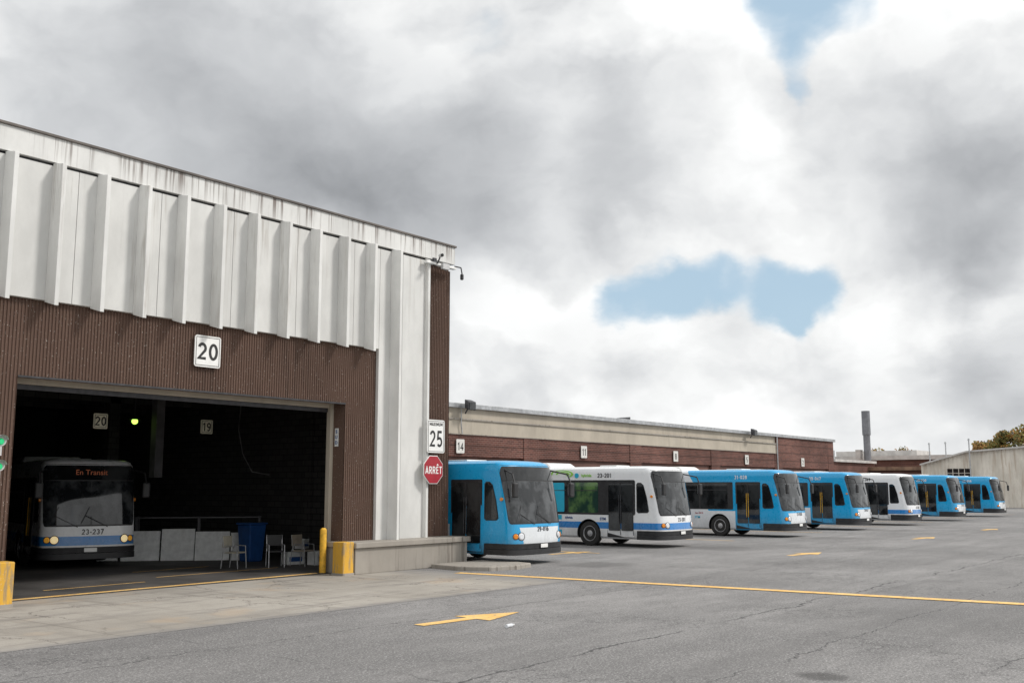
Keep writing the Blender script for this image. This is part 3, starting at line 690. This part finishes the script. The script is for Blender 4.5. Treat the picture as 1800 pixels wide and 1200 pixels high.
for kind,loc,num,lab,lit in BUS:
    b=tree_copy(protos[kind],loc,lab,'city buses parked at the depot')
    b.name='city_bus'
    if lit: b.rotation_euler=(0,0,R(-17))
    plain('fleet_number',num,.15,M['numk'],(0.05,fs(0,1.06).y-.012,1.05),parent=b,w=.17)
    if num!='29-016':
        plain('fleet_number',num,.17,M['numw'] if kind=='blue' else M['numk'],(-1.272,2.3 if kind=='blue' else 2.7,2.74),face='-X',parent=b,w=.18)
    if num in ('29-016','23-201','22-369'):
        for d in b.children:
            for c in d.children:
                if c.name.startswith('door_handle'):
                    c.data=c.data.copy(); c.data.materials[0]=M['darkmetal']
    if num=='23-201':
        for j,(r,x0) in enumerate(((.30,4.75),(.18,4.70))):
            bm=bmesh.new()
            pr=None
            for i in range(17):
                a=R(-10+15*i); r2=r-.055
                cur=[bm.verts.new((-1.276,x0+rr*math.cos(a)*1.9,2.80+rr*math.sin(a)*.55)) for rr in (r,r2)]
                if pr: bm.faces.new((pr[0],cur[0],cur[1],pr[1]))
                pr=cur
            obj('green_graphic',bm,M['numg'],parent=b)
        text('lettering','hybride',.16,M['numg'],(-1.272,3.55,2.74),face='-X',parent=b,bold=.015)
        bm=bmesh.new(); cyl(bm,(-1.24,4.02,2.74),(-1.276,4.02,2.74),.10,n=16); obj('teal_emblem',bm,M['numt'],parent=b)
        bm=bmesh.new(); spatch(bm,-1,4.75,9.0,.42,1.18,.004,.02); obj('side_advert',bm,M['numt'],parent=b)
        text('lettering','nous mène au monde.',.22,M['numw'],(-1.287,6.1,.62),face='-X',parent=b,bold=.01)
        bm=bmesh.new(); spatch(bm,-1,4.62,5.5,1.30,2.46,.018,.05); obj('window_advert',bm,M['numt'],parent=b)
        for c in b.children:
            if c.name.startswith('window') and not c.name.startswith('window_') and c.data.vertices[0].co.x<0 and 4.0<max(v.co.y for v in c.data.vertices)<4.6:
                c.data=c.data.copy(); c.data.materials[0]=M['glasst']
    if kind=='blue':
        text('lettering','STM',.16,M['numt'],(-1.285,4.6,.86),face='-X',parent=b,bold=.02)
        bm=bmesh.new(); q=Vector((-1.286,4.95,.86)); bm.faces.new([bm.verts.new(q+Vector((0,u,v))) for u,v in ((.12,.07),(-.06,0),(.12,-.07),(.06,0))]); obj('arrow_emblem',bm,M['numt'],parent=b)
        text('lettering','lien 100 %',.10,M['red'],(-1.285,4.5,1.06),face='-X',parent=b,bold=.01)
    if num=='23-201':
        text('lettering','STM',.15,M['bluebin'],(-1.289,2.78,1.05),face='-X',parent=b,bold=.02)
        text('lettering','hybride',.12,M['bluebin'],(-1.289,4.4,1.08),face='-X',parent=b,bold=.02)
    if lit:
        text('destination_text','En Transit',.21,M['orange'],(0,fs(0,2.70).y-.03,2.70),parent=b,bold=.0)
        for o in list(b.children):
            if o.name.startswith('headlight') or o.name.startswith('turn_signal'):
                for c in o.children:
                    c.data=c.data.copy(); c.data.materials[0]=M['headon'] if o.name.startswith('head') else M['amberon']
def rm(o):
    for c in list(o.children): rm(c)
    bpy.data.objects.remove(o)
for e in protos.values(): rm(e)
# ------------------------------------------------------------------ INTERIOR OBJECTS
for i,(x,y,w,h,a,tl) in enumerate(((17.9,30.0,.62,.98,-38,-6),(18.55,29.25,1.15,.92,-38,-9),(19.35,28.45,1.0,.98,-40,-7),(20.1,27.7,1.05,.90,-38,-10),(20.75,27.0,.75,.86,-36,-8))):
    E=empty('leaning_board',(x,y,.01),label='white board leaning upright on the garage floor',cat='board',group='white boards'); E.rotation_euler=(R(tl),0,R(a))
    bm=bmesh.new(); box(bm,-w/2,w/2,0,.04,0,h); obj('panel',bm,M['board'],bev=.006,parent=E)
    bm=bmesh.new(); box(bm,-w/2+.1,w/2-.1,.045,.08,.3,.35); obj('batten',bm,M['card'],parent=E)
E=empty('storage_rack',(20.2,28.6,0),label='dark metal storage rack beside the white boards',cat='rack'); E.rotation_euler=(0,0,R(-38))
for x in (-1.9,0,1.9):
    for y in (0,.7):
        bm=bmesh.new(); box(bm,x-.03,x+.03,y-.03,y+.03,0,1.35); obj('leg',bm,M['darkmetal'],parent=E)
for z in (.5,1.3):
    bm=bmesh.new(); box(bm,-1.95,1.95,-.03,.73,z,z+.04); obj('shelf',bm,M['darkmetal'],parent=E)
def chair(x,y,a,m,lab):
    E=empty('chair',(x,y,.01),label=lab,cat='chair',group='chairs in the garage'); E.rotation_euler=(0,0,R(a))
    for sx in (-.22,.22):
        bm=bmesh.new(); pipe(bm,[(sx,-.25,0),(sx,-.2,.62),(sx,.15,.64),(sx,.25,.44),(sx,.30,0)],.014,6); obj('leg',bm,M['rim'],parent=E)
        bm=bmesh.new(); pipe(bm,[(sx,.2,.44),(sx,.28,.9)],.014,6); obj('back_post',bm,M['rim'],parent=E)
    bm=bmesh.new(); box(bm,-.22,.22,-.22,.22,.42,.46); obj('seat',bm,m,bev=.015,parent=E)
    bm=bmesh.new(); box(bm,-.22,.22,.24,.28,.58,.9); obj('backrest',bm,m,bev=.015,parent=E)
chair(18.55,24.5,20,M['cream'],'cream and chrome chair on the garage floor'); chair(19.6,24.0,-30,M['black'],'black and chrome chair near the door jamb'); chair(20.3,23.6,10,M['card'],'worn brown chair beside cardboard boxes')
E=empty('recycling_bin',(20.6,26.4,.01),label='blue plastic recycling bin with lid',cat='bin')
bm=bmesh.new(); vs=box(bm,-.32,.32,-.32,.32,0,1.12)
for v in vs:
    if v.co.z<.1: v.co.x*=.78; v.co.y*=.78
obj('bin_body',bm,M['bluebin'],bev=.04,parent=E); bm=bmesh.new(); box(bm,-.35,.35,-.35,.35,1.125,1.18); obj('lid',bm,M['bluebin'],bev=.02,parent=E)
for i,(x,y,z,s) in enumerate(((20.6,24.4,.01,.45),(21.0,23.7,.01,.5),(20.75,24.2,.47,.35))):
    E=empty('cardboard_box',(x,y,z),label='white and blue cardboard box on the floor',cat='box',group='cardboard boxes')
    E.rotation_euler=(0,0,R(20*i-15)); bm=bmesh.new(); box(bm,-s*.6,s*.6,-s*.4,s*.4,0,s*.8); obj('carton',bm,M['board'],bev=.01,parent=E)
    bm=bmesh.new(); box(bm,-s*.45,s*.45,-s*.4-.006,-s*.4-.002,s*.2,s*.5); obj('printed_panel',bm,M['bluebin'],parent=E)
E=empty('litter_bottle',(13.72,10.75,.0),label='flattened clear plastic bottle lying on the asphalt',cat='bottle')
bm=bmesh.new(); cyl(bm,(-.11,0,.03),(.06,.02,.03),.03,n=10); cyl(bm,(.06,.02,.03),(.11,.025,.03),.03,.012,n=10); obj('bottle_body',bm,M['lens'],smooth=True,parent=E)
bm=bmesh.new(); cyl(bm,(.11,.025,.03),(.13,.027,.03),.014,n=8); obj('cap',bm,M['signw'],parent=E)
# ------------------------------------------------------------------ FAR BUILDINGS
E=empty('corrugated_shed',(125,20,0),label='weathered corrugated metal shed with low pitched roof',cat='building')
bm=bmesh.new(); P=[(36.7,4.94),(31.5,6.36),(24.0,6.85),(2,5.4)]
ys=[36.7-.22*i for i in range(int(34.7/.22)+1)]
def rz(y):
    for (a,za),(b,zb) in zip(P[:-1],P[1:]):
        if y<=a and y>=b: return za+(zb-za)*(a-y)/(a-b)
    return P[-1][1]
V=[]
for i,y in enumerate(ys):
    x=0 if i%2 else .06; V.append((bm.verts.new((x,y-20,0)),bm.verts.new((x,y-20,rz(y)-.1))))
for a,b in zip(V[:-1],V[1:]): bm.faces.new((a[0],b[0],b[1],a[1]))
obj('wall',bm,M['corr'],parent=E)
bm=bmesh.new()
for (a,za),(b,zb) in zip(P[:-1],P[1:]):
    q=[bm.verts.new(p) for p in ((-.5,a-20,za),(-.5,b-20,zb),(30,b-20,zb),(30,a-20,za),(-.5,a-20,za-.18),(-.5,b-20,zb-.18))]
    bm.faces.new(q[:4]); bm.faces.new((q[0],q[4],q[5],q[1]))
obj('roof',bm,M['roofg'],parent=E)
wn=boxo('window',(-.08,-.02,11.2,13.8,3.35,4.35),M['glass'],parent=E)
for i in range(5): boxo('window_bar',(-.12,-.085,11.2+.64*i,11.26+.64*i,3.35,4.35),M['corr'],parent=wn)
boxo('window_bar',(-.125,-.087,11.2,13.82,3.82,3.87),M['corr'],parent=wn)
E=empty('brick_annex',(130,46,0),label='low brick building with rusty canopy roof',cat='building')
boxo('wall',(0,20,-8.5,8,0,4.3),M['brick'],parent=E)
boxo('roof',(-.4,20,-8.8,8.2,4.3,4.75),M['rust'],parent=E,label='rusty metal roof')
for i in range(5): boxo('window',(-.03,0,-6+3*i,-4.4+3*i,1.6,3.4),M['glass'],parent=E)
E=empty('flat_workshop',(150,50,0),label='pale flat-roofed industrial building behind the annex',cat='building')
boxo('wall',(0,30,-16,10,0,6.1),M['brick'],parent=E)
boxo('roof',(-.5,30,-16.5,10.5,6.1,6.7),M['roofg'],parent=E)
boxo('parapet',(5,12,-4,8,6.7,7.6),M['roofg'],parent=E)
E=empty('rooftop_plant',(118,48.5,0),label='grey rooftop ventilation unit above the brick wall',cat='building')
boxo('wall',(0,14,-4,6,0,5.2),M['brick'],parent=E); boxo('roof',(-.2,14,-4.3,6.2,5.2,5.5),M['roofg'],parent=E)
for q in ((1,2.4,-3.3,-2.2,5.5,6.6),(1,1.5,-1,-.6,5.5,7.2),(1,3,2,4.4,5.5,7.0)): boxo('duct',q,M['metal'],parent=E,bev=.05)
E=empty('chimney',(141,48.4,0),label='tall grey metal chimney stack with wider collar',cat='chimney')
bm=bmesh.new(); cyl(bm,(0,0,0),(0,0,9.3),.46,n=20); obj('stack',bm,M['stackm'],smooth=True,parent=E)
bm=bmesh.new(); cyl(bm,(0,0,9.3),(0,0,12.6),.56,n=20); obj('collar',bm,M['stackm'],smooth=True,parent=E)
bm=bmesh.new(); box(bm,-1.0,.3,.7,1.3,6.0,7.3); obj('service_box',bm,M['roofg'],parent=E)
for (x,y,h) in ((128,36.5,7.3),(129,34.9,7.4),(124,31.0,7.5)):
    E=empty('vent_pipe',(x,y,0),label='thin vent pipe with cap rising above the roofs',cat='vent pipe',group='roof vent pipes')
    bm=bmesh.new(); cyl(bm,(0,0,0),(0,0,h),.07,n=8); obj('pipe',bm,M['metal'],parent=E)
    bm=bmesh.new(); cyl(bm,(0,0,h),(0,0,h+.22),.15,.09,n=8); obj('cap',bm,M['metal'],parent=E)
def tree(x,y,h,r,seed,lab):
    rnd=random.Random(seed); E=empty('tree',(x,y,0),label=lab,cat='tree',group='autumn trees behind the sheds')
    bm=bmesh.new(); cyl(bm,(0,0,0),(0,0,h*.45),.35,.22,n=8)
    for i in range(7):
        a=rnd.uniform(0,6.28); cyl(bm,(0,0,h*(.3+.03*i)),(math.cos(a)*r*.6,math.sin(a)*r*.6,h*(.6+.04*i)),.14,.04,n=6)
    obj('trunk',bm,M['bark'],parent=E)
    bm=bmesh.new(); cl=[]
    for i in range(34):
        a=rnd.uniform(0,6.28); q=rnd.random()**.5; z=rnd.uniform(.42,.95)
        rr=r*q*math.sin(min(1,(1.04-z)*2.0)*1.57); cl.append((Vector((math.cos(a)*rr,math.sin(a)*rr,z*h)),rnd.uniform(.7,1.4)*r*.26))
    for c,cr in cl:
        mi=1 if rnd.random()<.5 else 0
        for j in range(150):
            d=Vector((rnd.gauss(0,1),rnd.gauss(0,1),rnd.gauss(0,.8))).normalized()*cr*rnd.random()**.4
            p=c+d; s=rnd.uniform(.14,.3); u=Vector((rnd.gauss(0,1),rnd.gauss(0,1),rnd.gauss(0,1))).normalized(); v=u.orthogonal().normalized()
            f=bm.faces.new([bm.verts.new(p+u*s),bm.verts.new(p+v*s),bm.verts.new(p-u*s),bm.verts.new(p-v*s)]); f.material_index=mi if rnd.random()<.8 else 1-mi
    me=bpy.data.meshes.new('crown'); bm.to_mesh(me); bm.free(); me.materials.append(M['leaf']); me.materials.append(M['leaf2'])
    link(bpy.data.objects.new('crown',me),parent=E)
for i,(x,y,h,r) in enumerate(((205,48.6,10.4,3.8),(205,44.8,12.4,4.4),(204,40.2,13.4,5),(206,35,13.5,5.5),(205,29,13,5),(240,80,10.6,6),(240,74,10.3,5))):
    tree(x,y,h,r,i+3,'green and ochre autumn tree rising behind the shed')
# ------------------------------------------------------------------ WORLD
W=bpy.data.worlds.new("World"); S.world=W; W.use_nodes=True; n=N(W.node_tree)
bg=n.n['Background']
SUN_D=Vector((.60,-.80,.95)).normalized()
sky=n.new('ShaderNodeTexSky',sky_type='NISHITA'); sky.sun_disc=False
sky.sun_elevation=math.asin(SUN_D.z); sky.sun_rotation=math.atan2(SUN_D.x,SUN_D.y)
f_=1800.; th=math.atan(1420/math.hypot(f_,255)); pt=math.atan(255/f_)
def skydir(az,el):
    a=th-R(az); return (math.cos(R(el))*math.cos(a),math.cos(R(el))*math.sin(a),math.sin(R(el)))
def pd(px,py):
    a=(px-900)/f_; b=(600-py)/f_; F=math.cos(pt)-b*math.sin(pt); U=math.sin(pt)+b*math.cos(pt)
    return (math.degrees(math.atan2(a,F)),math.degrees(math.atan2(U,math.hypot(a,F))))
D=n.new('ShaderNodeTexCoord').outputs['Generated']
Ds=n.mapv(D,(1,1,1.5))
w1=n.vm('SCALE',n.vm('SUBTRACT',n.noise(Ds,3.0,2,.5,out='Color'),(.5,.5,.5)),.09)
w2=n.vm('SCALE',n.vm('SUBTRACT',n.noise(Ds,14,5,.55,out='Color'),(.5,.5,.5)),.045)
Dd=n.vm('ADD',n.vm('ADD',D,w1),w2)
def blobs(L):
    t=None
    for px,py,r,fe,a in L:
        c=skydir(*pd(px,py)); rr=r/1800
        k=n.mr(n.dist(Dd,c),rr*(1-fe),rr*(1+fe),1-a,1)
        t=k if t is None else n.m('MULTIPLY',t,k)
    return n.m('SUBTRACT',1,t)
gray=blobs([(120,350,330,.8,.16),(420,330,290,.8,.22),(640,350,210,.7,.28),(780,350,150,.45,.26),(950,270,180,.5,.28),(500,120,380,.9,.10),(200,80,320,.9,.18),(1130,250,120,.5,.20),
 (1620,240,190,.6,.28),(1740,350,150,.5,.24),(1750,440,70,.4,.20),(1600,700,170,.5,.10),(1790,680,110,.4,.28),(1660,665,60,.5,.12),(1050,650,170,.6,.14),(1330,610,110,.6,.08)])
blue=blobs([(1350,5,80,.6,.9),(1385,55,50,.6,.85),(1405,140,36,.6,.65),(1430,200,28,.6,.6),(1470,10,55,.6,.65),(1080,525,50,.6,.8),(1160,505,55,.6,.9),(1250,485,48,.6,.85),(1340,505,52,.6,.9),(1430,490,50,.6,.85),(1395,540,32,.5,.8),
 (1440,385,50,.7,.45)])
Dq=n.mapv(Dd,(1,1,1.35))
nA=n.noise(Dq,6.0,5,.50); nB=n.noise(n.vm('ADD',Dq,(.014,-.024,.042)),6.0,5,.50)
rel=n.m('MULTIPLY',n.m('SUBTRACT',nA,nB),n.mr(gray,.1,.5,1.15,.55))
fb=n.noise(Dd,3.5,3,.5)
val=n.m('SUBTRACT',1.0,n.m('MULTIPLY',gray,.97))
val=n.m('ADD',val,n.m('MINIMUM',rel,.10))
val=n.m('SUBTRACT',val,n.m('MULTIPLY',n.mr(fb,.42,.72),.08))
val=n.m('SUBTRACT',val,n.m('MULTIPLY',n.mr(nA,.50,.74),.07))
lin=n.m('MAXIMUM',val,.28)
cc=n.new('ShaderNodeCombineXYZ')
n.put(cc.inputs[0],n.m('MULTIPLY',lin,n.mr(val,.3,.9,9.9,10.2,'LINEAR'))); n.put(cc.inputs[1],n.m('MULTIPLY',lin,10.3)); n.put(cc.inputs[2],n.m('MULTIPLY',lin,n.mr(val,.3,.9,10.9,10.3,'LINEAR')))
bl=n.mix(.72,sky.outputs[0],(5.0,6.9,8.4))
be=n.m('ADD',blue,n.m('MULTIPLY',n.m('SUBTRACT',.5,nA),1.8))
bf=n.mr(be,.28,.85,0,.95)
n.put(bg.inputs['Color'],n.mix(bf,cc.outputs[0],bl)); bg.inputs['Strength'].default_value=.1
W.cycles.sampling_method='MANUAL'; W.cycles.sample_map_resolution=512
# ------------------------------------------------------------------ SUN + CAMERA
L=bpy.data.lights.new('sun','SUN'); L.energy=2.4; L.angle=R(10); L.color=(1,.96,.91)
o=bpy.data.objects.new('sun',L); COL.objects.link(o); o.rotation_euler=(-SUN_D).to_track_quat('-Z','Y').to_euler()
c=bpy.data.cameras.new('camera'); c.lens=36; c.sensor_width=36; c.clip_end=5000; c.clip_start=.1
o=bpy.data.objects.new('camera',c); COL.objects.link(o); o.location=(0,0,2.3); o.rotation_euler=(R(90)+pt,0,th-R(90)); S.camera=o
S.view_settings.view_transform='Standard'; S.view_settings.look='None'; S.view_settings.exposure=0
